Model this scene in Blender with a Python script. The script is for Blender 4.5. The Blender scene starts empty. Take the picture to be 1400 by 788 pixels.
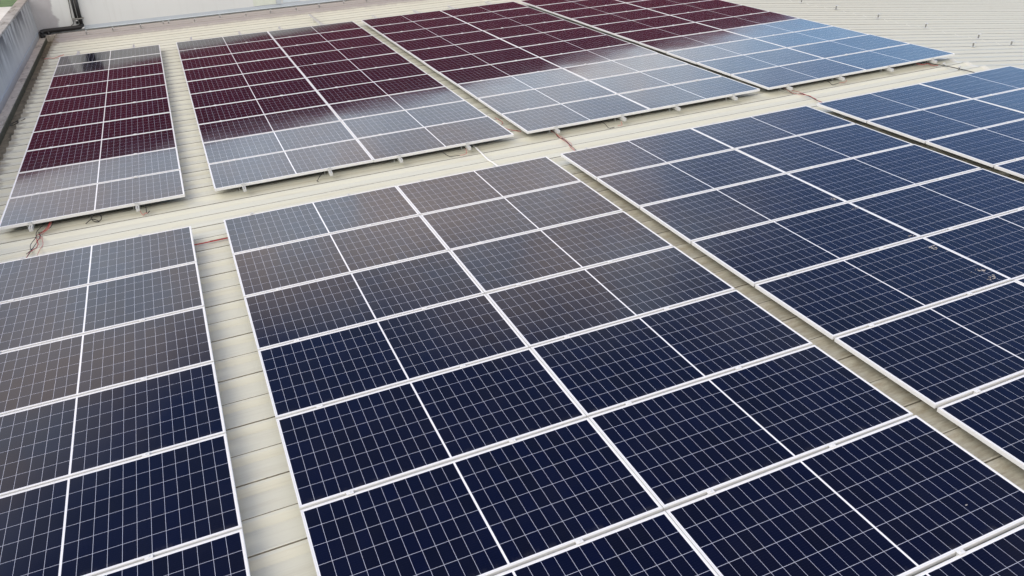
import bpy, math, random
from mathutils import Matrix, Vector
random.seed(7)
S = bpy.context.scene
COL = S.collection
TILT = math.radians(2.75)            # this side of the roof rises to the right, towards its ridge
OFF = Vector((0, 0, 7.0))            # the roof stands 7 m above the yard
RT = Matrix.Rotation(-TILT, 4, 'Y')
ROOF = Matrix.Translation(OFF) @ RT  # roof frame: u along the ribs, v across them, h off the panel plane
PAN = -0.155                         # roof pans lie this far under the panel tops

# ------------------------------------------------------------------ materials
def mat(name):
    m = bpy.data.materials.new(name); m.use_nodes = True
    nt = m.node_tree; nt.nodes.clear()
    out = nt.nodes.new('ShaderNodeOutputMaterial')
    b = nt.nodes.new('ShaderNodeBsdfPrincipled')
    nt.links.new(b.outputs[0], out.inputs[0])
    return m, nt, b
def N(nt, t, **kw):
    n = nt.nodes.new('ShaderNode' + t)
    for k, v in kw.items():
        if k == 'op': n.operation = v
        elif hasattr(n, k) and not isinstance(k, int): setattr(n, k, v)
    return n
def setin(nt, sock, v):
    if hasattr(v, 'links') or hasattr(v, 'is_linked'): nt.links.new(v, sock)
    else: sock.default_value = v
def M(nt, op, a, b=None, c=None, clamp=False):
    n = nt.nodes.new('ShaderNodeMath'); n.operation = op; n.use_clamp = clamp
    setin(nt, n.inputs[0], a)
    if b is not None: setin(nt, n.inputs[1], b)
    if c is not None: setin(nt, n.inputs[2], c)
    return n.outputs[0]
def MAP(nt, v, a, b, c=0.0, d=1.0, smooth=True):
    n = nt.nodes.new('ShaderNodeMapRange'); n.clamp = True
    n.interpolation_type = 'SMOOTHSTEP' if smooth else 'LINEAR'
    setin(nt, n.inputs['Value'], v)
    for k, x in (('From Min', a), ('From Max', b), ('To Min', c), ('To Max', d)): setin(nt, n.inputs[k], x)
    return n.outputs[0]
def MIX(nt, f, a, b):
    n = nt.nodes.new('ShaderNodeMix'); n.data_type = 'RGBA'
    setin(nt, n.inputs[0], f); setin(nt, n.inputs[6], a); setin(nt, n.inputs[7], b)
    return n.outputs[2]
def NOISE(nt, vec, scale, detail=4, rough=0.55):
    n = nt.nodes.new('ShaderNodeTexNoise')
    n.inputs['Scale'].default_value = scale; n.inputs['Detail'].default_value = detail
    n.inputs['Roughness'].default_value = rough
    nt.links.new(vec, n.inputs['Vector'])
    return n.outputs[0]
def OBJ(nt, scale=(1, 1, 1)):
    t = nt.nodes.new('ShaderNodeTexCoord')
    mp = nt.nodes.new('ShaderNodeMapping'); mp.inputs['Scale'].default_value = scale
    nt.links.new(t.outputs['Object'], mp.inputs[0])
    return mp.outputs[0]
def XYZ(nt, v):
    s = nt.nodes.new('ShaderNodeSeparateXYZ'); nt.links.new(v, s.inputs[0]); return s.outputs
def rgb(r, g, b): return (r, g, b, 1)
def BUMP(nt, b, h, strength, dist):
    n = nt.nodes.new('ShaderNodeBump'); n.inputs['Strength'].default_value = strength
    n.inputs['Distance'].default_value = dist
    nt.links.new(h, n.inputs['Height']); nt.links.new(n.outputs[0], b.inputs['Normal'])

def plain(name, c, rough=0.5, metal=0.0, var=0.12, scale=9.0, spec=0.5):
    m, nt, b = mat(name)
    n = NOISE(nt, OBJ(nt), scale, 5)
    lo = tuple(x * (1 - var) for x in c); hi = tuple(min(1, x * (1 + var)) for x in c)
    nt.links.new(MIX(nt, n, rgb(*lo), rgb(*hi)), b.inputs['Base Color'])
    b.inputs['Roughness'].default_value = rough; b.inputs['Metallic'].default_value = metal
    b.inputs['Specular IOR Level'].default_value = spec
    return m

# module numbers
LM, WM = 2.101, 1.001      # one module
LIP, FH = 0.011, 0.035     # frame lip and height
PU, PV = LM + 0.006, 1.022 # pitch inside a block
MX, MY = 0.0075, 0.008      # white margin round the cells
GX0, GY0 = LM / 2 - LIP - MX, WM / 2 - LIP - MY
MID = 0.0065
def make_cell_mat():
    m, nt, b = mat('silicon_cells')
    t = nt.nodes.new('ShaderNodeTexCoord')
    x, y, z = XYZ(nt, t.outputs['Object'])
    ax = M(nt, 'SUBTRACT', M(nt, 'ABSOLUTE', x), MID)
    px = (GX0 - MID) / 12; py = 2 * GY0 / 6
    cx = M(nt, 'DIVIDE', ax, px); fx = M(nt, 'FRACT', cx)
    cy = M(nt, 'DIVIDE', M(nt, 'ADD', y, GY0), py); fy = M(nt, 'FRACT', cy)
    ex = M(nt, 'MULTIPLY', M(nt, 'MINIMUM', fx, M(nt, 'SUBTRACT', 1.0, fx)), px)
    ey = M(nt, 'MULTIPLY', M(nt, 'MINIMUM', fy, M(nt, 'SUBTRACT', 1.0, fy)), py)
    line = M(nt, 'MAXIMUM', M(nt, 'LESS_THAN', ex, 0.0009), M(nt, 'LESS_THAN', ey, 0.0011))
    outx = M(nt, 'MAXIMUM', M(nt, 'LESS_THAN', ax, 0.0), M(nt, 'GREATER_THAN', ax, GX0 - MID))
    outy = M(nt, 'GREATER_THAN', M(nt, 'ABSOLUTE', y), GY0)
    wide = M(nt, 'MAXIMUM', outx, outy)
    # per cell and per module differences of the blue coating
    oi = nt.nodes.new('ShaderNodeObjectInfo')
    cv = nt.nodes.new('ShaderNodeCombineXYZ')
    nt.links.new(M(nt, 'ADD', M(nt, 'FLOOR', cx), M(nt, 'MULTIPLY', M(nt, 'GREATER_THAN', x, 0.0), 40.0)), cv.inputs[0])
    nt.links.new(M(nt, 'FLOOR', cy), cv.inputs[1])
    nt.links.new(M(nt, 'MULTIPLY', oi.outputs['Random'], 977.0), cv.inputs[2])
    wn = nt.nodes.new('ShaderNodeTexWhiteNoise'); wn.noise_dimensions = '3D'
    nt.links.new(cv.outputs[0], wn.inputs['Vector'])
    r1 = wn.outputs['Value']
    # crystal mottling
    vec = OBJ(nt); mot = NOISE(nt, vec, 260, 2); big = NOISE(nt, vec, 2.2, 3)
    mixv = M(nt, 'ADD', M(nt, 'MULTIPLY', r1, 0.42), M(nt, 'MULTIPLY', big, 0.58))
    cell = MIX(nt, mixv, rgb(0.0014, 0.0014, 0.0050), rgb(0.0009, 0.0017, 0.0185))
    cell = MIX(nt, MAP(nt, mot, 0.45, 0.75, 0, 0.30), cell, rgb(0.003, 0.004, 0.022))
    cell = MIX(nt, M(nt, 'MULTIPLY', oi.outputs['Random'], 0.30), cell, rgb(0.0035, 0.0022, 0.010))
    # fine silver fingers running along the module
    fb = M(nt, 'FRACT', M(nt, 'MULTIPLY', fy, 9.0))
    bus = M(nt, 'LESS_THAN', M(nt, 'ABSOLUTE', M(nt, 'SUBTRACT', fb, 0.5)), 0.018)
    cell = MIX(nt, M(nt, 'MULTIPLY', bus, 0.03), cell, rgb(0.35, 0.36, 0.40))
    col = MIX(nt, line, cell, rgb(0.63, 0.65, 0.75))
    col = MIX(nt, wide, col, rgb(0.86, 0.86, 0.86))
    # dust film, thicker towards one corner of each module and in little dots
    dv = OBJ(nt); dots = NOISE(nt, dv, 55, 6, 0.75); film = NOISE(nt, dv, 3.0, 4)
    dust = M(nt, 'ADD', MAP(nt, dots, 0.74, 0.84, 0, 0.10), MAP(nt, film, 0.35, 0.8, 0, 0.005))
    edge = M(nt, 'MULTIPLY', MAP(nt, y, -GY0 - .01, -GY0 + .05, 1, 0), MAP(nt, NOISE(nt, OBJ(nt, (1, .3, 1)), 9, 5, .7), .42, .72, 0, .07))
    dust = M(nt, 'ADD', dust, edge)
    col = MIX(nt, dust, col, rgb(0.45, 0.43, 0.40))
    nt.links.new(col, b.inputs['Base Color'])
    b.inputs['IOR'].default_value = CELL_IOR
    tint = MIX(nt, M(nt, 'ADD', M(nt, 'MULTIPLY', r1, 0.6), M(nt, 'MULTIPLY', big, 0.4)), rgb(1.0, 0.87, 0.80), rgb(0.74, 0.86, 1.0))
    nt.links.new(tint, b.inputs['Specular Tint'])
    nt.links.new(MAP(nt, film, 0.2, 0.8, 0.05, 0.09), b.inputs['Roughness'])
    BUMP(nt, b, NOISE(nt, OBJ(nt), 1.3, 2), 0.05, 0.01)
    return m
CELL_IOR = 1.36

def make_roof_mat():
    m, nt, b = mat('cream_roof_steel')
    t = nt.nodes.new('ShaderNodeTexCoord'); p = t.outputs['Object']
    x, y, z = XYZ(nt, p)
    streak = NOISE(nt, OBJ(nt, (0.35, 9, 1)), 2.0, 6, 0.65)     # grime drawn out along the ribs
    fine = NOISE(nt, OBJ(nt, (1.2, 60, 1)), 2.0, 4, 0.6)
    big = NOISE(nt, OBJ(nt, (1, 1, 1)), 0.55, 4)
    spot = NOISE(nt, OBJ(nt, (1, 2.5, 1)), 9, 5, 0.7)
    c = MIX(nt, big, rgb(0.645, 0.645, 0.53), rgb(0.675, 0.675, 0.575))
    c = MIX(nt, MAP(nt, streak, 0.45, 0.85, 0, 0.55), c, rgb(0.47, 0.44, 0.34))
    c = MIX(nt, MAP(nt, fine, 0.50, 0.80, 0, 0.30), c, rgb(0.52, 0.49, 0.38))
    c = MIX(nt, MAP(nt, spot, 0.68, 0.80, 0, 0.30), c, rgb(0.40, 0.35, 0.27))
    # the other side of the ridge is greyer
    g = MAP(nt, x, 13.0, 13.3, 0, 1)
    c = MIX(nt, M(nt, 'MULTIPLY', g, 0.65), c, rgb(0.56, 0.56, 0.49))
    # shade along the foot of the wall painted in with dirt, ragged edge
    wob = M(nt, 'ADD', y, M(nt, 'MULTIPLY', M(nt, 'SUBTRACT', NOISE(nt, OBJ(nt, (2.2, 1, 1)), 1.6, 6, 0.7), 0.5), 0.9))
    d = MAP(nt, wob, 13.5, 14.3, 0, 0.80)
    c = MIX(nt, d, c, rgb(0.33, 0.30, 0.305))
    # painted shade and streaky brown dirt in the front blocks' two narrow gaps
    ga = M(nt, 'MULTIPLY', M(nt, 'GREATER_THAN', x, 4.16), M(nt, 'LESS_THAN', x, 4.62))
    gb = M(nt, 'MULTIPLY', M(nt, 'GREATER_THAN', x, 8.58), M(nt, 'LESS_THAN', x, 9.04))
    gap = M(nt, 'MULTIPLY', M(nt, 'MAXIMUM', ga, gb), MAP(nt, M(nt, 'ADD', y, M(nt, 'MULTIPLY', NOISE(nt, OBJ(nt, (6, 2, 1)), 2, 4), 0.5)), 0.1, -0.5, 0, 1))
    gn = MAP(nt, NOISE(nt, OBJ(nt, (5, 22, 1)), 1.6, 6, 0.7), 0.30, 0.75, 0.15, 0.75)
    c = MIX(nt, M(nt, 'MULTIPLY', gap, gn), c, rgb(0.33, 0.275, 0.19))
    # black silt near the gutter
    e = M(nt, 'ADD', x, M(nt, 'MULTIPLY', M(nt, 'SUBTRACT', NOISE(nt, OBJ(nt, (1, 3, 1)), 3.0, 5, 0.7), 0.5), 0.5))
    c = MIX(nt, MAP(nt, e, -2.83, -2.72, 0.7, 0), c, rgb(0.22, 0.19, 0.14))
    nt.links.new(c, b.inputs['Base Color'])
    b.inputs['Roughness'].default_value = 0.5; b.inputs['Specular IOR Level'].default_value = 0.3
    w = M(nt, 'SINE', M(nt, 'MULTIPLY', y, 2 * math.pi / 0.0567))
    BUMP(nt, b, w, 0.25, 0.0012)
    return m

def make_stain_wall():                       # left parapet: white paint gone grey, black runs from the coping
    m, nt, b = mat('mouldy_parapet_paint')
    t = nt.nodes.new('ShaderNodeTexCoord'); x, y, z = XYZ(nt, t.outputs['Object'])
    run = NOISE(nt, OBJ(nt, (1, 1.9, 0.35)), 1.9, 8, 0.72)
    blot = NOISE(nt, OBJ(nt, (1, 1, 1)), 1.1, 6, 0.6)
    top = MAP(nt, z, 0.1, 0.78, 0.0, 1.0, False)
    k = M(nt, 'MULTIPLY', MAP(nt, M(nt, 'ADD', run, M(nt, 'MULTIPLY', blot, 0.5)), 0.62, 0.80), M(nt, 'POWER', top, 1.0))
    c = MIX(nt, blot, rgb(0.50, 0.51, 0.50), rgb(0.63, 0.645, 0.635))
    c = MIX(nt, MAP(nt, run, 0.45, 0.75, 0, 0.4), c, rgb(0.36, 0.37, 0.39))
    c = MIX(nt, M(nt, 'MULTIPLY', k, 0.95), c, rgb(0.035, 0.037, 0.045))
    low = MAP(nt, z, -0.21, -0.05, 0.55, 0)
    c = MIX(nt, low, c, rgb(0.25, 0.23, 0.22))
    nt.links.new(c, b.inputs['Base Color']); b.inputs['Roughness'].default_value = 0.8
    BUMP(nt, b, NOISE(nt, OBJ(nt), 40, 5), 0.3, 0.01)
    return m

def make_white_wall():
    m, nt, b = mat('white_wall_paint')
    t = nt.nodes.new('ShaderNodeTexCoord'); x, y, z = XYZ(nt, t.outputs['Object'])
    big = NOISE(nt, OBJ(nt), 0.8, 5); run = NOISE(nt, OBJ(nt, (6, 1, 0.4)), 1.5, 6, 0.6)
    c = MIX(nt, big, rgb(0.66, 0.69, 0.68), rgb(0.74, 0.77, 0.76))
    c = MIX(nt, MAP(nt, run, 0.5, 0.8, 0, 0.3), c, rgb(0.55, 0.56, 0.54))
    # a grey damp patch in the corner with a wavy edge
    wx = M(nt, 'ADD', x, M(nt, 'MULTIPLY', M(nt, 'SUBTRACT', NOISE(nt, OBJ(nt, (1, 1, 1.5)), 3.0, 4), 0.5), 0.35))
    p = MAP(nt, wx, -2.84, -2.76, 0.85, 0)
    c = MIX(nt, p, c, MIX(nt, NOISE(nt, OBJ(nt), 5, 5), rgb(0.36, 0.35, 0.36), rgb(0.47, 0.46, 0.48)))
    nt.links.new(c, b.inputs['Base Color']); b.inputs['Roughness'].default_value = 0.7
    return m

def make_concrete(name, a, bcol, moss=None, sc=3.0):
    m, nt, b = mat(name)
    n = NOISE(nt, OBJ(nt), sc, 7, 0.65)
    c = MIX(nt, MAP(nt, n, 0.3, 0.7), rgb(*a), rgb(*bcol))
    if moss:
        c = MIX(nt, MAP(nt, NOISE(nt, OBJ(nt, (3, 1, 1)), 2.2, 7, 0.7), 0.5, 0.66, 0, 0.85), c, rgb(*moss))
    nt.links.new(c, b.inputs['Base Color']); b.inputs['Roughness'].default_value = 0.85
    BUMP(nt, b, NOISE(nt, OBJ(nt), 30, 5), 0.3, 0.01)
    return m

def make_cladding():
    m, nt, b = mat('maroon_cladding')
    t = nt.nodes.new('ShaderNodeTexCoord'); x, y, z = XYZ(nt, t.outputs['Object'])
    n = NOISE(nt, OBJ(nt, (1, 1, 0.3)), 1.2, 5)
    c = MIX(nt, n, rgb(0.165, 0.0125, 0.036), rgb(0.245, 0.019, 0.050))
    nt.links.new(c, b.inputs['Base Color']); b.inputs['Roughness'].default_value = 0.55
    return m

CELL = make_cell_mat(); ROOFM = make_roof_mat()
FRAME = plain('anodised_frame', (0.76, 0.765, 0.755), 0.38, 0.0, 0.04)
BACK = plain('dark_rear_sheet', (0.06, 0.065, 0.08), 0.5)  # rear sheet darkened to deepen the shade under the panels
RAILM = plain('mill_aluminium', (0.62, 0.63, 0.62), 0.42, 0.15, 0.08, 20)
STEEL = plain('galvanised_bracket', (0.30, 0.30, 0.28), 0.5, 0.5, 0.2, 30)
BLACK = plain('black_plastic', (0.012, 0.012, 0.013), 0.45)
RED = plain('red_cable_sheath', (0.42, 0.05, 0.05), 0.45)
PINK = plain('sun_faded_red_sheath', (0.55, 0.22, 0.19), 0.5)
PVC = plain('white_pvc', (0.82, 0.82, 0.80), 0.4)
STAIN = make_stain_wall(); WHITE = make_white_wall()
COPING = make_concrete('mossy_coping', (0.33, 0.32, 0.29), (0.50, 0.485, 0.44), (0.16, 0.15, 0.11))
LEDGE = make_concrete('gutter_ledge_concrete', (0.52, 0.47, 0.40), (0.66, 0.61, 0.53), (0.30, 0.27, 0.22), 5)
SILT = make_concrete('gutter_silt', (0.15, 0.13, 0.085), (0.27, 0.235, 0.165), (0.08, 0.075, 0.05), 6)
MOSS = make_concrete('gutter_algae', (0.09, 0.10, 0.07), (0.17, 0.175, 0.125), None, 8)
FLASH = plain('zinc_flashing', (0.56, 0.62, 0.66), 0.42, 0.25, 0.08, 4)
FLASH2 = plain('old_zinc_flashing', (0.40, 0.45, 0.49), 0.5, 0.25, 0.12, 4)
GREYB = plain('grey_render_band', (0.34, 0.34, 0.34), 0.75, 0, 0.12, 2)
CLAD = make_cladding()
YARD = make_concrete('pale_yard_concrete', (0.62, 0.58, 0.50), (0.74, 0.70, 0.62), None, 0.3)
LAWN = make_concrete('lawn_green', (0.06, 0.11, 0.025), (0.13, 0.20, 0.05), None, 0.8)
DROP = plain('bird_lime', (0.38, 0.35, 0.32), 0.9, 0, 0.35, 60)

# ------------------------------------------------------------------ mesh helpers
class MB:
    def __init__(self): self.v = []; self.f = []
    def quad(self, *p):
        n = len(self.v); self.v += [tuple(q) for q in p]; self.f.append(tuple(range(n, n + len(p))))
    def box(self, x0, x1, y0, y1, z0, z1):
        n = len(self.v)
        self.v += [(x, y, z) for z in (z0, z1) for x, y in ((x0, y0), (x1, y0), (x1, y1), (x0, y1))]
        for q in ((3, 2, 1, 0), (4, 5, 6, 7), (0, 1, 5, 4), (1, 2, 6, 5), (2, 3, 7, 6), (3, 0, 4, 7)):
            self.f.append(tuple(n + i for i in q))
    def extrude(self, prof, a, b, axis='x', closed=True):
        """profile of (p, q) pairs swept from a to b along x (p=y, q=z) or y (p=x, q=z)"""
        n = len(self.v); k = len(prof)
        for s in (a, b):
            for p, q in prof: self.v.append((s, p, q) if axis == 'x' else (p, s, q))
        for i in range(k if closed else k - 1):
            j = (i + 1) % k; self.f.append((n + i, n + j, n + k + j, n + k + i))
        if closed:
            self.f.append(tuple(n + i for i in range(k - 1, -1, -1))); self.f.append(tuple(n + k + i for i in range(k)))
    def tube(self, pts, r, seg=8):
        pts = [Vector(p) for p in pts]; n = len(self.v)
        up = Vector((0.13, 0.21, 0.97)).normalized()
        for i, p in enumerate(pts):
            d = (pts[min(i + 1, len(pts) - 1)] - pts[max(i - 1, 0)]).normalized()
            a = d.cross(up)
            if a.length < 1e-3: a = d.cross(Vector((1, 0, 0)))
            a.normalize(); b = a.cross(d)
            for s in range(seg):
                t = 2 * math.pi * s / seg
                self.v.append(tuple(p + r * (math.cos(t) * a + math.sin(t) * b)))
        for i in range(len(pts) - 1):
            for s in range(seg):
                s2 = (s + 1) % seg
                self.f.append((n + i * seg + s, n + i * seg + s2, n + (i + 1) * seg + s2, n + (i + 1) * seg + s))
        self.f.append(tuple(n + s for s in range(seg))); k = n + (len(pts) - 1) * seg
        self.f.append(tuple(k + s for s in range(seg - 1, -1, -1)))
    def mesh(self, name, material, smooth=False):
        me = bpy.data.meshes.new(name); me.from_pydata(self.v, [], self.f); me.update()
        import bmesh
        bm = bmesh.new(); bm.from_mesh(me); bmesh.ops.recalc_face_normals(bm, faces=bm.faces); bm.to_mesh(me); bm.free()
        me.materials.append(material)
        if smooth:
            for p in me.polygons: p.use_smooth = True
        return me
def spline(pts, k=7):
    pts = [Vector(p) for p in pts]; out = []
    for i in range(len(pts) - 1):
        p0 = pts[max(i - 1, 0)]; p1 = pts[i]; p2 = pts[i + 1]; p3 = pts[min(i + 2, len(pts) - 1)]
        for j in range(k):
            t = j / k
            out.append(0.5 * ((2 * p1) + (p2 - p0) * t + (2 * p0 - 5 * p1 + 4 * p2 - p3) * t * t + (3 * p1 - p0 - 3 * p2 + p3) * t ** 3))
    out.append(pts[-1]); return out

def link(name, data, parent=None):
    o = bpy.data.objects.new(name, data); COL.objects.link(o)
    if parent: o.parent = parent
    return o
def tag(o, label=None, cat=None, group=None, kind=None):
    if label: o['label'] = label
    if cat: o['category'] = cat
    if group: o['group'] = group
    if kind: o['kind'] = kind
    return o
def on_roof(o, u=0, v=0, h=0, rot=None):
    m = ROOF @ Matrix.Translation((u, v, h))
    if rot: m = m @ rot
    o.matrix_world = m
    return o
def W(u, v, h): return ROOF @ Vector((u, v, h))

# ------------------------------------------------------------------ roof
RIDGE = 13.09; RFALL = math.tan(math.radians(6.4))
U0, V0, V1, U1 = -2.86, -16.0, 15.47, 27.0
RIBZ = 0.032
prof = []
k0 = int((0.178 - V1) / 0.34) - 1; k1 = int((0.178 - V0) / 0.34) + 1
lines = []
for k in range(k1, k0 - 1, -1):
    lines.append((0.178 - 0.34 * k, k % 2 == 0))
for v, strong in lines:
    g = 0.008 if strong else 0.004; lip = 0.006 if strong else 0.0035
    if v - 0.09 < V0 or v + 0.06 > V1: continue
    prof += [(v - 0.085, PAN), (v - 0.030, PAN + RIBZ), (v, PAN + RIBZ), (v + 0.0005, PAN - 0.020),
             (v + g, PAN - 0.020), (v + g + 0.0005, PAN + RIBZ + lip), (v + g + 0.012, PAN + RIBZ + lip), (v + g + 0.040, PAN)]
prof = [(V0, PAN)] + prof + [(V1, PAN)]
rb = MB()
us = [(U0, 0.0), (RIDGE, 0.0), (U1, -(U1 - RIDGE) * RFALL)]
for u, dz in us:
    for v, z in prof: rb.v.append((u, v, z + dz))
n = len(prof)
for a in range(len(us) - 1):
    for i in range(n - 1):
        rb.f.append((a * n + i, a * n + i + 1, (a + 1) * n + i + 1, (a + 1) * n + i))
b0 = len(rb.v)                                   # turned-down lip at the gutter end of the sheets
for v, z in prof: rb.v.append((U0, v, PAN - 0.022))
for i in range(n - 1): rb.f.append((i, b0 + i, b0 + i + 1, i + 1))
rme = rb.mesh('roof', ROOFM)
rme.materials.append(make_concrete('seam_shade_grime', (0.25, 0.23, 0.18), (0.42, 0.395, 0.315), None, 7))
for p in rme.polygons:                            # shadow lines of the folded seams painted in, along with grime
    if p.index < 2 * (n - 1):
        k = p.index % (n - 1)
        if k >= 1 and (k - 1) % 8 in (2, 3, 4): p.material_index = 1
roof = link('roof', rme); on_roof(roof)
tag(roof, 'cream ribbed steel roof sheeting under and between the solar panel blocks', 'roof', kind='structure')

# ridge folding and the purlin lap line on the far slope
def slope_h(u): return PAN - (u - RIDGE) * RFALL
def strip(name, cuts, material, label, cat):
    m = MB(); k = len(prof)
    for u, h in cuts:
        for v, z in prof: m.v.append((u, v, max(z, PAN) + h))
    for a in range(len(cuts) - 1):
        for i in range(k - 1): m.f.append((a * k + i, a * k + i + 1, (a + 1) * k + i + 1, (a + 1) * k + i))
    o = link(name, m.mesh(name, material)); on_roof(o); tag(o, label, cat, kind='structure')
d = lambda u: -(u - RIDGE) * RFALL
strip('ridge_cap', [(RIDGE - .07, .0005), (RIDGE - .068, .004), (RIDGE, .005), (RIDGE + .07, d(RIDGE + .07) + .004), (RIDGE + .072, d(RIDGE + .072) + .0005)],
      plain('cream_ridge_steel', (0.70, 0.68, 0.58), 0.45, 0, 0.06), 'narrow cream ridge cap folded along the top of the roof', 'ridge cap')
strip('lap_strip', [(16.10, d(16.10) + .0005), (16.103, d(16.103) + .003), (16.13, d(16.13) + .003), (16.133, d(16.133) + .0005)],
      plain('pale_lap_steel', (0.64, 0.64, 0.57), 0.5, 0, 0.08), 'pale lap strip crossing the roof slope beyond the ridge', 'roof trim')

# ------------------------------------------------------------------ solar panels
def frame_mesh():
    m = MB(); a, b = LM / 2, WM / 2; bv = 0.0012
    rings = [(0, -FH), (0, -bv), (bv, 0), (LIP - .0006, 0), (LIP, -.0006), (LIP, -.006)]
    rings += [(LIP, -FH + .002), (0.03, -FH + .002), (0.03, -FH)]
    n = []
    for d, z in rings:
        n.append(len(m.v)); m.v += [(-a + d, -b + d, z), (a - d, -b + d, z), (a - d, b - d, z), (-a + d, b - d, z)]
    for i in range(len(rings)):
        p, q = n[i], n[(i + 1) % len(rings)]
        for s in range(4):
            t = (s + 1) % 4; m.f.append((p + s, p + t, q + t, q + s))
    return m.mesh('panel_frame', FRAME)
def glass_mesh():
    m = MB(); a, b = LM / 2 - LIP + .0004, WM / 2 - LIP + .0004; nx, ny = 16, 10
    for j in range(ny + 1):
        for i in range(nx + 1):
            x = -1 + 2 * i / nx; y = -1 + 2 * j / ny
            m.v.append((a * x, b * y, -0.0018 - SAG * (1 - x * x) * (1 - y * y)))
    for j in range(ny):
        for i in range(nx):
            k = j * (nx + 1) + i; m.f.append((k, k + 1, k + nx + 2, k + nx + 1))
    me = m.mesh('panel_glass', CELL, True)
    return me
def back_mesh():
    m = MB(); a, b = LM / 2 - LIP - .0006, WM / 2 - LIP - .0006
    m.box(-a, a, -b, b, -0.012, -0.008); m.box(-.05, .05, .3, .42, -0.03, -0.012)
    return m.mesh('panel_backsheet', BACK)
SAG = 0.0017
FR, GL, BK = frame_mesh(), glass_mesh(), back_mesh()
ORD = ['first', 'second', 'third', 'fourth', 'fifth', 'sixth', 'seventh', 'eighth', 'ninth', 'tenth']
BL = {  # block: u of its left edge, columns, rows from the aisle, direction, wording
    'A': (-2.464, 1, 8, -1, 'narrow block at lower left'),
    'B': (0.0, 2, 8, -1, 'wide front centre block'),
    'C': (4.422, 2, 9, -1, 'front block right of centre'),
    'D': (8.842, 2, 4, -1, 'front block at far right'),
    'E': (-2.472, 1, 10, 1, 'narrow rear block by the gutter'),
    'F': (-0.009, 2, 10, 1, 'rear block with black downpipe to its left'),
    'G': (4.419, 2, 10, 1, 'rear block second from the ridge'),
    'H': (8.807, 2, 10, 1, 'rear block beside the roof ridge'),
}
BL['F'] = BL['F'][:4] + ('rear block right of narrow one',)
VUP = 1.0595
proto = None
panels = {}
SKIP = {('C', 7, 0), ('C', 8, 0)}
for key, (u0, nc, nr, sg, words) in BL.items():
    for r in range(nr):
        for c in range(nc):
            if (key, r, c) in SKIP: continue
            root = link('solar_panel', None)
            if proto is None:
                root.empty_display_size = 0.2
                parts = [link('frame', FR, root), link('glass', GL, root), link('backsheet', BK, root)]
                proto = parts
            else:
                for q in proto:
                    o = q.copy(); COL.objects.link(o); o.parent = root
            u = u0 + LM / 2 + c * PU
            v = (-(r * PV) - WM / 2 - 0.0105) if sg < 0 else (VUP + r * PV - 0.0 + WM / 2 + 0.0105)
            rot = Matrix.Rotation(math.radians(random.gauss(0, 0.16)), 4, 'X') @ Matrix.Rotation(math.radians(random.gauss(0, 0.10)), 4, 'Y')
            on_roof(root, u, v, 0, rot)
            side = '' if nc == 1 else ('left column, ' if c == 0 else 'right column, ')
            tag(root, f'solar panel, {ORD[r]} row from the cream aisle, {side}{words}', 'solar panel', f'solar panels of the {words}')
            panels[(key, r, c)] = root

# bird lime on the panels near the middle seam of the front right block
def splat(seed, s):
    rnd = random.Random(seed); m = MB()
    if s < .006:
        pts = [(.011 * math.cos(t) * rnd.uniform(.7, 1.2), .004 * math.sin(t) * rnd.uniform(.6, 1.3), .0008) for t in [i * .628 for i in range(10)]]
        m.v += pts + [(0, 0, .0025)]
        for i in range(10): m.f.append((i, (i + 1) % 10, 10))
        return m.mesh('bird_dropping', DROP)
    for _ in range(rnd.randint(10, 15)):
        x, y = rnd.gauss(0, s * 1.3), rnd.gauss(0, s * .8); r = abs(rnd.gauss(s * .16, s * .16)) + .002
        k = 9; pts = []
        for i in range(k):
            t = 2 * math.pi * i / k; q = r * rnd.uniform(.55, 1.25)
            pts.append((x + q * math.cos(t) * 1.3, y + q * math.sin(t), 0.0008))
        n = len(m.v); m.v += pts + [(x, y, 0.0035)]
        for i in range(k): m.f.append((n + i, n + (i + 1) % k, n + k))
    return m.mesh('bird_dropping', DROP)
for i, (u, v, s) in enumerate([(6.47, -2.93, .022), (6.46, -3.24, .020), (6.44, -4.02, .016), (6.43, -4.31, .026), (6.44, -4.86, .028), (6.39, -5.00, .024), (3.79, -6.91, .004)]):
    key, u0 = ('C', 4.422) if u > 4.4 else ('B', 0.0)
    r = int(-v / PV); c = int((u - u0) / PU)
    p = panels[(key, r, c)]
    o = link('bird_dropping', splat(i, s), p); o['kind'] = 'stuff'
    o.location = (u - (u0 + LM / 2 + c * PU), v - (-(r * PV) - WM / 2 - .0105), -0.0012)

# ------------------------------------------------------------------ rails, feet, clamps
def rail_mesh(L):
    m = MB(); w = 0.020
    m.extrude([(-w, -.045), (w, -.045), (w, 0), (.006, 0), (.006, -.012), (-.006, -.012), (-.006, 0), (-w, 0)], 0, L, 'y')
    return m.mesh('rail_bar', RAILM)
def foot_mesh():
    m = MB()
    m.box(-.060, -.055, -.022, .022, -.096, -.012)          # upright plate beside the rail
    m.box(-.0548, -.021, -.022, .022, -.030, -.024); m.box(-.105, -.0602, -.022, .022, -.096, -.090)          # base plate on the rib
    m.tube([(-.040, 0, -.0238), (-.040, 0, -.012)], .0075, 6)
    m.tube([(-.085, 0, -.0898), (-.085, 0, -.080)], .008, 6)
    return m.mesh('foot', RAILM)
def clamp_mesh():
    m = MB()
    m.box(-.024, .024, -.0185, .0185, .0365, .0405); m.box(-.018, .018, -.006, .006, -.004, .0363)
    m.tube([(0, 0, .0406), (0, 0, .047)], .0065, 6)
    return m.mesh('clamp', FRAME)
def endclamp_mesh():
    m = MB()
    m.box(-.02, .02, -.016, -.001, -.002, .0335); m.box(-.02, .02, -.016, .009, .0365, .0400)
    m.tube([(0, -.009, .0336), (0, -.009, .046)], .006, 6)
    return m.mesh('end_clamp', RAILM)
FOOT, CLAMP, ECL = foot_mesh(), clamp_mesh(), endclamp_mesh()
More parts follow.
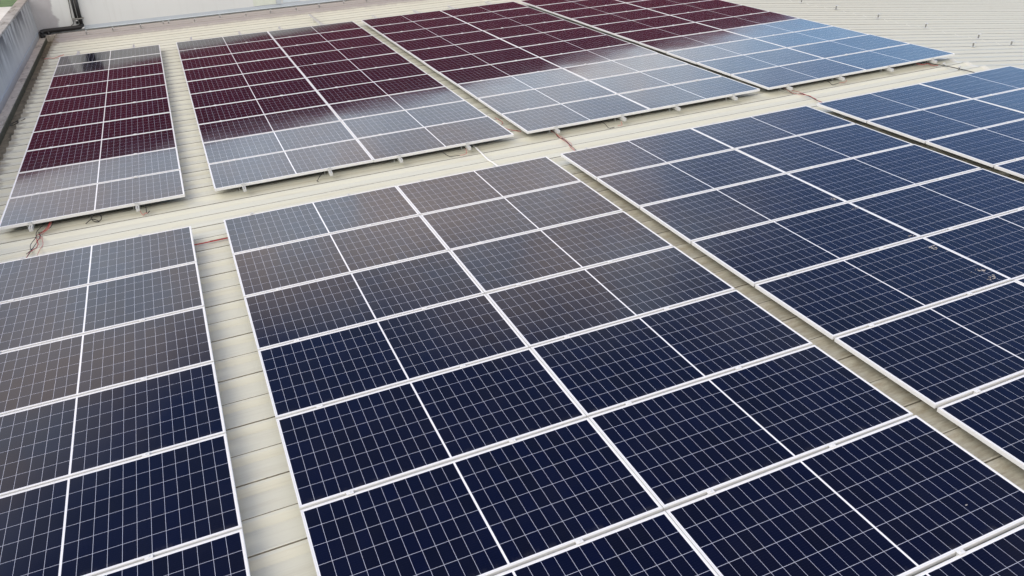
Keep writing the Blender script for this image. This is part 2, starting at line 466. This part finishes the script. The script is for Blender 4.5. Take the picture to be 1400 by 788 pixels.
RZ = -FH - 0.0012
def rail(key, du, words, ext_far):
    u0, nc, nr, sg, bw = BL[key]
    if sg > 0: a, b = 0.985 - random.uniform(0, .02), VUP + nr * PV + ext_far
    else: a, b = -(nr * PV) - 0.05, 0.02
    t = on_roof(link('mounting_rail', None), u0 + du, a, RZ)
    tag(t, f'{words} aluminium rail under the {bw}', 'mounting rail', 'rails carrying the solar panels')
    link('rail_bar', rail_mesh(b - a), t)
    feet = [v for v, s in lines if a + .03 < v - 0.015 < b]
    feet = feet[::3] if sg > 0 else feet[::-1][::3]
    for v in feet:
        o = link('foot', FOOT, t); o.location = (0, v - 0.015 - a, 0)
    for r in range(0, nr + 1):
        v = (-(r * PV)) if sg < 0 else (VUP + r * PV)
        if r == 0 or r == nr:
            if sg < 0 and r == nr: continue
            o = link('end_clamp', ECL, t)
            inner = (r == 0 and sg > 0) or (r == nr and sg < 0)
            o.location = (0, v + (.009 if inner else -.009) - a, -RZ - FH + 0)
            if not inner: o.rotation_euler = (0, 0, math.pi)
        else:
            o = link('clamp', CLAMP, t); o.location = (0, v - a, -RZ - FH)
R4 = [0.40, 1.55, 2.50, 3.52]
W4 = ['leftmost', 'second from left', 'third from left', 'rightmost']
for key, offs in (('A', [.36, 1.55]), ('B', [.33, 1.50, 2.45, 3.45]), ('C', R4), ('D', R4),
                  ('E', [.34, 1.53]), ('F', [.36, 1.49, 2.47, 3.48]), ('G', [.47, 1.60, 2.59, 3.68]), ('H', [.40, 1.52, 2.62, 3.66])):
    for i, d in enumerate(offs):
        w = (['left', 'right'] if len(offs) == 2 else W4)[i]
        ext = 1.95 if (key, i) == ('F', 3) else {'E': .62, 'F': .72, 'G': .72, 'H': .7}.get(key, 0) + random.uniform(-.06, .06)
        rail(key, d, w, ext)

# ------------------------------------------------------------------ cables
def cable(name, pts, m, label, r=0.0042, cat='cable', group=None):
    t = MB(); t.tube(spline(pts), r, 8)
    o = on_roof(link(name, t.mesh(name, m, True)))
    return tag(o, label, cat, group)
def bundle(label, strands, group=None):
    t = on_roof(link('cable_bundle', None)); tag(t, label, 'cables', group)
    for m, pts, r in strands:
        b = MB(); b.tube(spline(pts), r, 8)
        link('red_cable' if m in (RED, PINK) else 'black_cable', b.mesh('cable', m, True), t)
z = PAN + RIBZ + .007
bundle('tangle of red and black cables trailing from the narrow rear block onto the aisle', [
    (RED, [(-1.94, 1.15, -.06), (-1.96, 1.04, -.08), (-2.047, 1.002, -.135), (-2.085, .884, z), (-2.049, .663, z), (-2.049, .533, z), (-2.113, .408, z), (-2.13, .2, z)], .0038),
    (PINK, [(-1.916, 1.15, -.06), (-1.95, 1.0, -.09), (-2.03, .98, -.14), (-2.011, .776, z), (-1.987, .58, z), (-2.008, .446, z), (-2.03, .2, z)], .0034),
    (BLACK, [(-1.98, 1.15, -.06), (-2.05, 1.06, -.09), (-2.092, 1.0, z), (-2.079, .813, z + .012), (-2.122, .637, z), (-2.104, .434, z), (-2.15, .2, z)], .0038),
    (BLACK, [(-1.90, 1.12, -.05), (-1.93, 1.03, -.09), (-2.02, 1.00, -.12), (-2.06, .95, z + .01), (-2.04, .86, z), (-2.09, .52, z), (-2.14, .39, z)], .0038),
    (RED, [(-1.93, 1.10, -.05), (-1.97, 1.01, -.10), (-2.05, .93, z), (-2.03, .80, z), (-2.06, .7, z + .01), (-2.03, .6, z)], .0034)])
loop = [(-1.425 + .055 * math.cos(t), 1.06 + .03 * math.sin(t) * .3, -.092 + .05 * math.sin(t)) for t in [i * math.pi / 5 for i in range(-2, 9)]]
cable('cable_loop', loop + [(-1.48, 1.06, -.10), (-1.56, 1.05, -.142)], BLACK, 'black cable coiled in a loop under the front edge of the narrow rear block', .005)
cable('dangling_cable', [(-.845, 1.10, -.05), (-.85, 1.03, -.07), (-.855, .99, -.12), (-.838, .96, z), (-.82, 1.02, z)], BLACK, 'short black cable dangling at the right end of the narrow rear block', .0045)
cable('dangling_cable', [(-.93, 1.1, -.06), (-.925, 1.03, -.10), (-.90, .985, -.142), (-.876, .964, z), (-.84, .96, z)], PINK, 'short faded red cable under the right rail end of the narrow rear block')
cable('dangling_cable', [(1.42, 1.12, -.05), (1.345, 1.06, -.08), (1.29, 1.02, -.13), (1.276, .98, z), (1.29, .93, z)], BLACK, 'thin black cable bowing onto the roof left of the wide rear block middle')
cable('dangling_cable', [(3.05, 1.12, -.05), (3.10, 1.05, -.08), (3.17, 1.02, -.135), (3.235, .945, z), (3.30, .93, z)], BLACK, 'thin black cable curling onto the aisle near the white conduit')
cable('dangling_cable', [(3.30, .93, z), (3.36, .928, z), (3.405, .955, z), (3.42, .975, -.12), (3.43, 1.03, -.07)], PINK, 'thin faded red cable curling up to a rail end near the white conduit')
cable('gap_cable', [(4.40, 2.3, z), (4.41, 2.0, z), (4.30, 1.86, z), (4.33, 1.75, z), (4.36, 1.62, z), (4.48, 1.45, z)], RED, 'red cable lying on the roof in the gap between two rear blocks')
bundle('twisted red and black cable pair running to the corner of the front right block', [
    (RED, [(4.82, 1.15, -.06), (4.86, 1.02, -.10), (4.858, .877, z), (4.856, .708, z), (4.843, .576, z), (4.799, .384, z), (4.78, .0, z)], .0038),
    (PINK, [(4.83, 1.15, -.06), (4.88, 1.0, -.11), (4.901, .852, z), (4.869, .644, z + .012), (4.886, .578, z), (4.823, .396, z), (4.81, .0, z)], .0034),
    (BLACK, [(4.81, 1.15, -.05), (4.84, 1.04, -.075), (4.872, .95, -.135), (4.875, .85, z), (4.86, .70, z + .01), (4.85, .55, z), (4.80, .2, z)], .005)])
cable('dangling_cable', [(5.66, 1.12, -.05), (5.70, 1.03, -.09), (5.735, .97, -.14), (5.79, .90, z)], BLACK, 'short black cable slanting onto the aisle under the third rear block')
cable('dangling_cable', [(5.96, 1.0, -.08), (5.955, .955, -.12), (5.93, .93, z), (5.87, .935, z)], PINK, 'short faded red cable below a rail end of the third rear block')
bundle('loose pair of red cables stretching across the aisle to the far right front block', [
    (RED, [(9.16, 1.15, -.06), (9.24, 1.06, -.10), (9.32, .96, z), (9.309, .696, z), (9.29, .52, z), (9.229, .339, z), (9.2, .0, z)], .0038),
    (PINK, [(9.17, 1.15, -.06), (9.21, 1.02, -.11), (9.207, .899, z), (9.271, .758, z), (9.295, .629, z + .012), (9.255, .431, z), (9.22, .0, z)], .0034),
    (BLACK, [(9.15, 1.15, -.05), (9.19, 1.07, -.08), (9.25, 1.0, -.14), (9.29, .80, z), (9.285, .6, z), (9.24, .38, z), (9.21, .0, z)], .005)])
cable('dangling_cable', [(10.0, 1.12, -.05), (10.09, 1.07, -.09), (10.15, 1.03, -.14), (10.26, 1.0, z)], BLACK, 'short black cable under the rear block beside the ridge')
cable('dangling_cable', [(10.26, 1.0, z), (10.32, .985, z), (10.40, .995, z), (10.44, 1.02, -.10)], PINK, 'short faded red cable under the rear block beside the ridge')
bundle('dark cables clipped along the roof by the ridge between rear and front blocks', [
    (BLACK, [(12.30, 1.2, -.06), (12.45, 1.12, -.11), (12.527, .868, PAN + .05), (12.558, .567, PAN + .05), (12.60, .2, z), (12.6, -.1, z)], .007),
    (RED, [(12.15, 1.12, -.07), (12.28, 1.08, -.10), (12.40, 1.10, -.10), (12.47, 1.05, -.13), (12.50, .95, z)], .005)])
cable('crossing_cable', [(-.6, -.29, -.124), (-.412, -.288, -.124), (-.2, -.286, -.125), (-.015, -.282, -.125), (.2, -.28, -.124)], RED, 'taut red cable crossing the narrow gap between the two front left blocks', .007)
cable('crossing_cable', [(-.2, -.268, -.127), (-.1, -.269, -.126), (.0, -.268, -.126), (.2, -.266, -.124)], BLACK, 'black cable beside the taut red one between the two front left blocks', .006)
cable('conduit', [(3.62, 1.6, z), (3.606, 1.224, z + .01), (3.59, .86, z + .012), (3.58, .56, z + .004), (3.60, .40, z), (3.62, -.1, z)], PVC, 'thin white conduit running over the aisle between rear and front blocks', .011, 'conduit')
cable('gutter_wire', [(-2.95 + .07 * math.cos(t), 6.65 + .09 * math.sin(t), -.15 - .05 * math.sin(t * .5)) for t in [i * .5 for i in range(0, 11)]] + [(-2.75, 6.6, z)], BLACK, 'small loop of black wire hanging over the gutter edge', .006)
cable('edge_cable', [(-2.87, 11.86, z), (-2.75, 11.85, z + .01), (-2.65, 11.83, z), (-2.45, 11.9, -.08)], PINK, 'faded reddish cable between the gutter and the narrow rear block top corner', .008)

# ------------------------------------------------------------------ roof brackets and clips
def bracket_parts(H, cap, r=0.014):
    m = MB(); m.box(-r, r, -r, r, 0, H)
    c = MB(); c.box(-cap * .35, cap, -cap * .6, cap * .6, H + .0005, H + .014); c.tube([(cap * .3, 0, H + .0142), (cap * .3, 0, H + .03)], .010, 6)
    p = MB(); p.box(-.05, .05, -.025, .025, -.004, .0)
    return m.mesh('post', STEEL), c.mesh('cap', RAILM), p.mesh('base_plate', RAILM)
P1 = bracket_parts(0.075, 0.045, .011); P2 = bracket_parts(0.07, 0.03, .011)
def bracket(u, v, h, meshes, label, cat, group, name, rz=0):
    t = on_roof(link(name, None), u, v, h, Matrix.Rotation(rz, 4, 'Z')); tag(t, label, cat, group)
    for nm, me in zip(('post', 'cap', 'base_plate'), meshes): link(nm, me, t)
for i, v in enumerate([8.57, 7.28, 5.85, 4.42, 3.02]):
    u = 16.135 if i else 16.12
    bracket(u, v, slope_h(u) + RIBZ + .016, P1, 'small grey bracket standing in the row along the pale lap strip beyond the ridge', 'roof bracket', 'brackets along the lap strip', 'roof_bracket')
bracket(16.12, 2.22, slope_h(16.12) + RIBZ + .016, P1, 'last grey bracket of the lap strip row, nearest the right photo edge', 'roof bracket', None, 'roof_bracket')
bracket(14.93, 2.19, slope_h(14.93) + RIBZ + .006, P1, 'lone grey bracket between the ridge and the lap strip row', 'roof bracket', None, 'roof_bracket')
bracket(12.527, .868, PAN + .004, P2, 'tiny cable bracket by the ridge, nearer the rear block', 'cable bracket', None, 'cable_bracket')
bracket(12.558, .567, PAN + .004, P2, 'tiny cable bracket by the ridge, nearer the front block', 'cable bracket', None, 'cable_bracket')
for i, u in enumerate([-2.10, -1.46, -.77, -.20, -.06, .60, 1.28, 1.96, 2.64, 3.35, 4.02, 4.75, 5.41]):
    bracket(u, 14.70 + random.uniform(-.08, .1), PAN + RIBZ * .5, P2, 'tiny dark roof clip in the row along the foot of the white wall', 'roof clip', 'clips along the wall foot', 'roof_clip', random.uniform(-.6, .6))

# ------------------------------------------------------------------ gutter, parapet
V2 = 15.44
gm = MB()
gm.extrude([(-3.108, -.20), (-3.108, -.33), (-2.72, -.33), (-2.72, -.20), (-2.716, -.20), (-2.716, -.336), (-3.104 - .008, -.336), (-3.112, -.20)], V0, V2, 'y')
gut = on_roof(link('roof_gutter', None)); tag(gut, 'silted box gutter between the stained parapet and the roof sheet ends', 'gutter')
g1 = MB(); g1.box(-3.106, -2.70, V0, V2, -.40, -.305); link('silt_bed', g1.mesh('silt_bed', SILT), gut)
g2 = MB(); g2.box(-3.125, -3.108, V0, V2, -.39, -.208); link('algae_side', g2.mesh('algae_side', MOSS), gut)
g3 = MB(); g3.box(-3.278, -3.127, V0, V2, -.40, -.206); link('ledge', g3.mesh('ledge', LEDGE), gut)
g4 = MB(); g4.box(-2.72, -2.70, V0, V2, -.30, PAN - .03); link('inner_side', g4.mesh('inner_side', MOSS), gut)
lump = MB(); rnd = random.Random(3)
for _ in range(60):
    y = rnd.uniform(-4, 15); x = rnd.uniform(-3.08, -2.90); s = rnd.uniform(.02, .07)
    n0 = len(lump.v); k = 8
    for i in range(k):
        t = 2 * math.pi * i / k; lump.v.append((x + s * .6 * math.cos(t) * rnd.uniform(.7, 1.2), y + s * 2 * math.sin(t) * rnd.uniform(.7, 1.2), -.3045))
    lump.v.append((x, y, -.3045 + s * .25))
    for i in range(k): lump.f.append((n0 + i, n0 + (i + 1) % k, n0 + k))
o = link('leaf_litter', lump.mesh("leaf_litter", SILT), gut); tag(o, kind='stuff')

pw = on_roof(link('parapet_wall', None)); tag(pw, 'low parapet wall with black mould runs and a mossy grey coping', 'parapet')
m = MB(); m.box(-3.47, -3.281, V0, V1 - .004, -.9, .728); link('wall_face', m.mesh('wall_face', STAIN), pw)
m = MB(); m.extrude([(-3.50, .729), (-3.268, .729), (-3.268, .758), (-3.275, .766), (-3.495, .772), (-3.50, .764)], V0, V1 - .004, 'y'); link('coping', m.mesh('coping', COPING), pw)
m = MB(); m.extrude([(-3.2805, -.075), (-3.272, -.075), (-3.272, -.055), (-3.2765, -.05), (-3.2805, -.05)], V0, V1 - .004, 'y'); link('flashing_strip', m.mesh('flashing_strip', FLASH), pw)
# the hall under the roof, down to the yard
m = MB(); m.box(-3.44, 26.9, V0 + .05, V1 + 6, -6.95, -.95)
hall = link('hall_building', m.mesh('hall_walls', GREYB)); hall.matrix_world = Matrix.Translation(OFF)
# keep the top of the hall under the sloping sheet
for vtx in hall.data.vertices:
    if vtx.co.z > -2: vtx.co.z = -2.6
tag(hall, 'grey rendered hall walls carrying the cream roof', 'building')

# ------------------------------------------------------------------ far wall and the building above it
WALLV = V1
fw = link('back_wall', None); fw.matrix_world = Matrix.Translation(OFF)
tag(fw, 'tall white wall with zinc flashing and maroon upper cladding behind the roof', 'wall')
def lev(u, h):                                   # roof height h at u turned into a level height
    p = RT @ Vector((u, 0, h)); return p.x, p.z
m = MB(); m.box(-3.50, 27, WALLV, WALLV + .25, -2.5, 1.02); link('white_wall', m.mesh('white_wall', WHITE), fw)
m = MB(); m.box(-5.6, 27, WALLV - .004, WALLV + 5.5, 1.024, 3.52); link('cladding', m.mesh('cladding', CLAD), fw)
m = MB()
x = -5.6
while x < 27:
    m.box(x, x + .035, WALLV - .024, WALLV - .0045, 1.03, 3.50); x += .25
link('cladding_rib', m.mesh('cladding_rib', CLAD), fw)
m = MB(); m.box(-5.62, 27.02, WALLV - .034, WALLV + 5.52, 3.522, 3.72); link('added_pink_trim', m.mesh('added_pink_trim', plain('reflection_edge_pink', (0.40, 0.16, 0.22), 0.55, 0, 0.1, 2)), fw)  # unseen pink strip, added to soften the cladding's top edge in panel reflections
# flashing follows the roof slope (parts are given in the roof frame)
def roofpart(name, mb, material, parent):
    me = mb.mesh(name, material)
    o = link(name, me, parent); me.transform(RT); return o
m = MB(); m.extrude([(WALLV - .075, PAN + RIBZ + .004), (WALLV - .072, PAN + RIBZ + .010), (WALLV - .030, -.098), (WALLV - .003, -.098), (WALLV - .003, PAN + RIBZ + .004)], -2.2, RIDGE, 'x')
roofpart('lower_flashing', m, FLASH, fw)
m = MB(); m.extrude([(WALLV - .028, -.097), (WALLV - .006, -.036), (WALLV - .003, -.034), (WALLV - .003, -.097)], -2.2, RIDGE, 'x')
roofpart('upper_flashing', m, FLASH2, fw)
m = MB(); m.box(2.94, 3.07, WALLV - .035, WALLV - .003, -.034, 0.62)
roofpart('wall_box', m, FLASH, fw)
m = MB(); m.box(3.13, 3.60, WALLV - .012, WALLV - .003, -.02, 0.70)
roofpart('wall_sheet', m, plain('pale_blue_sheet', (0.62, 0.70, 0.74), .5), fw)
m = MB(); m.box(2.30, 2.93, WALLV - .012, WALLV - .003, -.025, 0.70)
roofpart('wall_panel', m, plain('pale_green_sheet', (0.68, 0.73, 0.64), .5), fw)

# downpipes in the corner
dp = on_roof(link('downpipe', None)); tag(dp, 'pair of black downpipes dropping down the white wall into the corner gutter', 'downpipe')
R = 0.042
def vert(u, h0, h1, name, r, mtl=BLACK, dv=.06):
    lean = math.tan(TILT)
    m = MB(); m.tube([(u, WALLV - dv, h0), (u + lean * (h1 - h0) , WALLV - dv, h1)], r, 14)
    return link(name, m.mesh(name, mtl, True), dp)
vert(-2.215, -.10, 1.00, 'main_pipe', .046)
vert(-2.305, .03, .98, 'second_pipe', .030, BLACK, .05)
m = MB(); m.tube(spline([(-2.215, WALLV - .06, .02), (-2.22, WALLV - .065, -.035), (-2.28, WALLV - .07, -.055), (-2.6, WALLV - .07, -.06), (-3.02, WALLV - .075, -.06), (-3.16, WALLV - .085, -.065), (-3.20, WALLV - .12, -.10), (-3.20, WALLV - .13, -.25)], 6), .058, 14)
link('side_pipe', m.mesh('side_pipe', BLACK, True), dp)
m = MB(); m.tube([(-3.04, WALLV - .09, -.06), (-3.04, WALLV - .09, -.24)], .045, 12); link('outlet', m.mesh('outlet', BLACK, True), dp)
m = MB(); m.box(-2.40, -2.12, WALLV - .115, WALLV - .003, .150, .178); link('pipe_bracket', m.mesh('pipe_bracket', STEEL), dp)
m = MB(); m.tube([(-2.215, WALLV - .06, -.10), (-2.215, WALLV - .06, -.055)], .056, 14); link('pipe_collar', m.mesh('pipe_collar', PVC, True), dp)
m = MB(); m.tube([(-2.305, WALLV - .05, .10), (-2.305, WALLV - .05, .135)], .035, 12); link('pipe_ring', m.mesh('pipe_ring', PVC, True), dp)
m = MB(); m.extrude([(-2.45, .95), (-2.05, .95), (-1.98, 1.08), (-2.52, 1.08)], WALLV - .19, WALLV - .005, 'y'); link('rain_hopper', m.mesh('rain_hopper', BLACK), dp)
lean = math.tan(TILT)
cd = MB(); cd.tube(spline([(-2.37 + lean * .9, WALLV - .014, .95), (-2.385 + .02, WALLV - .014, .5), (-2.395, WALLV - .014, .22), (-2.39, WALLV - .02, .10), (-2.41, WALLV - .03, .03), (-2.47, WALLV - .03, .0)], 6), .008, 8)
o = on_roof(link('wall_cable', cd.mesh('wall_cable', BLACK, True))); tag(o, 'thin dark cable running down the white wall left of the downpipes', 'cable')
m = MB(); m.box(-3.10, -2.80, WALLV - .30, WALLV - .02, -.30, -.155)
o = on_roof(link('concrete_block', m.mesh('concrete_block', LEDGE))); tag(o, 'grey concrete block under the bent pipe in the gutter corner', 'block')

# ------------------------------------------------------------------ ground beyond
def sheet(name, x0, x1, y0, y1, z, mtl, label, cat):
    m = MB(); m.quad((x0, y0, z), (x1, y0, z), (x1, y1, z), (x0, y1, z))
    return tag(link(name, m.mesh(name, mtl)), label, cat, kind='structure')
sheet('ground', -900, 900, -900, 1500, -.006, LAWN, 'green grass ground reaching the horizon', 'ground')
sheet('yard', -70, 70, -60, 72.0, 0.0, YARD, 'pale concrete yard below the parapet', 'yard')

# ------------------------------------------------------------------ sky and sun
SUN_EL, SUN_AZ = 41.0, -108.0          # azimuth from +Y towards +X
w = bpy.data.worlds.new('World'); S.world = w; w.use_nodes = True
nt = w.node_tree; nt.nodes.clear()
out = nt.nodes.new('ShaderNodeOutputWorld'); bg = nt.nodes.new('ShaderNodeBackground')
nt.links.new(bg.outputs[0], out.inputs[0]); bg.inputs['Strength'].default_value = 0.14
sky = nt.nodes.new('ShaderNodeTexSky'); sky.sky_type = 'NISHITA'; sky.sun_disc = False
sky.sun_elevation = math.radians(SUN_EL); sky.sun_rotation = math.radians(SUN_AZ)
sky.air_density = 1.0; sky.dust_density = 1.2; sky.ozone_density = 1.5
tc = nt.nodes.new('ShaderNodeTexCoord'); D = tc.outputs['Generated']
dx, dy, dz = XYZ(nt, D)
def DOT(az, el):
    a, e = math.radians(az), math.radians(el)
    n = nt.nodes.new('ShaderNodeVectorMath'); n.operation = 'DOT_PRODUCT'
    nt.links.new(D, n.inputs[0]); n.inputs[1].default_value = (math.sin(a) * math.cos(e), math.cos(a) * math.cos(e), math.sin(e))
    return n.outputs['Value']
mp = nt.nodes.new('ShaderNodeMapping'); mp.inputs['Scale'].default_value = (1.0, 1.0, 2.2); mp.inputs['Location'].default_value = (3.1, 1.7, .4)
nt.links.new(D, mp.inputs[0])
c1 = NOISE(nt, mp.outputs[0], 2.6, 8, 0.58); c2 = NOISE(nt, mp.outputs[0], 1.1, 4, 0.5)
# a break of blue sky high in front, and a thinner, bluer stretch to the right
blue = MAP(nt, DOT(5, 65), math.cos(math.radians(41)), math.cos(math.radians(23)), 0, 0.62)
right = MAP(nt, DOT(78, 8), math.cos(math.radians(62)), math.cos(math.radians(22)), 0, 0.46)
dens = M(nt, 'SUBTRACT', M(nt, 'SUBTRACT', M(nt, 'ADD', M(nt, 'ADD', M(nt, 'MULTIPLY', c1, 0.62), M(nt, 'MULTIPLY', c2, 0.38)), 0.23), blue), right)
cov = MAP(nt, dens, 0.30, 0.74, 0.0, 1.0)
shade = NOISE(nt, mp.outputs[0], 3.4, 6, 0.6)
front = MAP(nt, dy, -0.1, 0.7, 0.0, 1.0)
cl = MIX(nt, front, rgb(7.6, 7.15, 6.6), rgb(9.6, 9.55, 9.7)); ch = MIX(nt, front, rgb(9.9, 9.35, 8.7), rgb(13.8, 13.8, 13.9))
ccol = MIX(nt, MAP(nt, shade, 0.3, 0.7), cl, ch)
hue = NOISE(nt, mp.outputs[0], 6.0, 4, 0.55)          # warm and cool reaches of cloud
hm = nt.nodes.new('ShaderNodeMix'); hm.data_type = 'RGBA'; hm.blend_type = 'MULTIPLY'; hm.inputs[0].default_value = 1
nt.links.new(ccol, hm.inputs[6])
nt.links.new(MIX(nt, MAP(nt, M(nt, 'ADD', hue, MAP(nt, dz, 0.31, 0.43, 0.055, -0.03)), 0.40, 0.62), rgb(1.05, 0.945, 0.905), rgb(0.89, 0.985, 1.11)), hm.inputs[7])
tint = nt.nodes.new('ShaderNodeMix'); tint.data_type = 'RGBA'; tint.blend_type = 'MULTIPLY'; tint.inputs[0].default_value = 1
nt.links.new(sky.outputs[0], tint.inputs[6]); tint.inputs[7].default_value = rgb(1.08, 1.15, 1.36)
skyc = MIX(nt, cov, tint.outputs[2], hm.outputs[2])
lowr = M(nt, 'MULTIPLY', M(nt, 'DIVIDE', right, 0.46), MAP(nt, dz, 0.20, 0.36, 1, 0))   # bright blue haze low on the right
gl = nt.nodes.new('ShaderNodeMix'); gl.data_type = 'RGBA'; gl.blend_type = 'MULTIPLY'; gl.inputs[0].default_value = 1
nt.links.new(skyc, gl.inputs[6]); nt.links.new(MIX(nt, lowr, rgb(1, 1, 1), rgb(1.62, 1.66, 1.42)), gl.inputs[7])
nt.links.new(gl.outputs[2], bg.inputs['Color'])
sd = bpy.data.lights.new('sun', 'SUN'); sd.energy = 1.15; sd.angle = math.radians(44); sd.color = (1.0, 0.94, 0.84)
so = link('sun', sd)
a, e = math.radians(SUN_AZ), math.radians(SUN_EL)
sdir = Vector((math.sin(a) * math.cos(e), math.cos(a) * math.cos(e), math.sin(e)))
so.rotation_euler = sdir.to_track_quat('Z', 'Y').to_euler(); so.location = sdir * 60

# ------------------------------------------------------------------ camera
cam = bpy.data.cameras.new('camera'); co = link('camera', cam)
Rc = Matrix(((0.9170, -0.3964, -0.0439), (0.2312, 0.4387, 0.8684), (-0.3250, -0.8065, 0.4940)))
r0, r1, r2 = (RT.to_3x3() @ Vector(r) for r in Rc)
r0.normalize(); r2 = (r2 - r2.dot(r0) * r0).normalized(); r1 = r2.cross(r0)
mw = Matrix((r0, r1, r2)).transposed().to_4x4()
mw.translation = W(-0.0467, -9.0938, 3.673)
co.matrix_world = mw
cam.sensor_width = 36; cam.lens = 36 * 1064.416 / 1400; cam.clip_start = 0.05; cam.clip_end = 4000
S.camera = co
S.view_settings.view_transform = 'Standard'; S.view_settings.look = 'None'
S.view_settings.exposure = 0.2; S.view_settings.gamma = 1.0; S.view_settings.use_curve_mapping = False
S.cycles.max_bounces = 8; S.cycles.glossy_bounces = 4; S.cycles.caustics_reflective = False
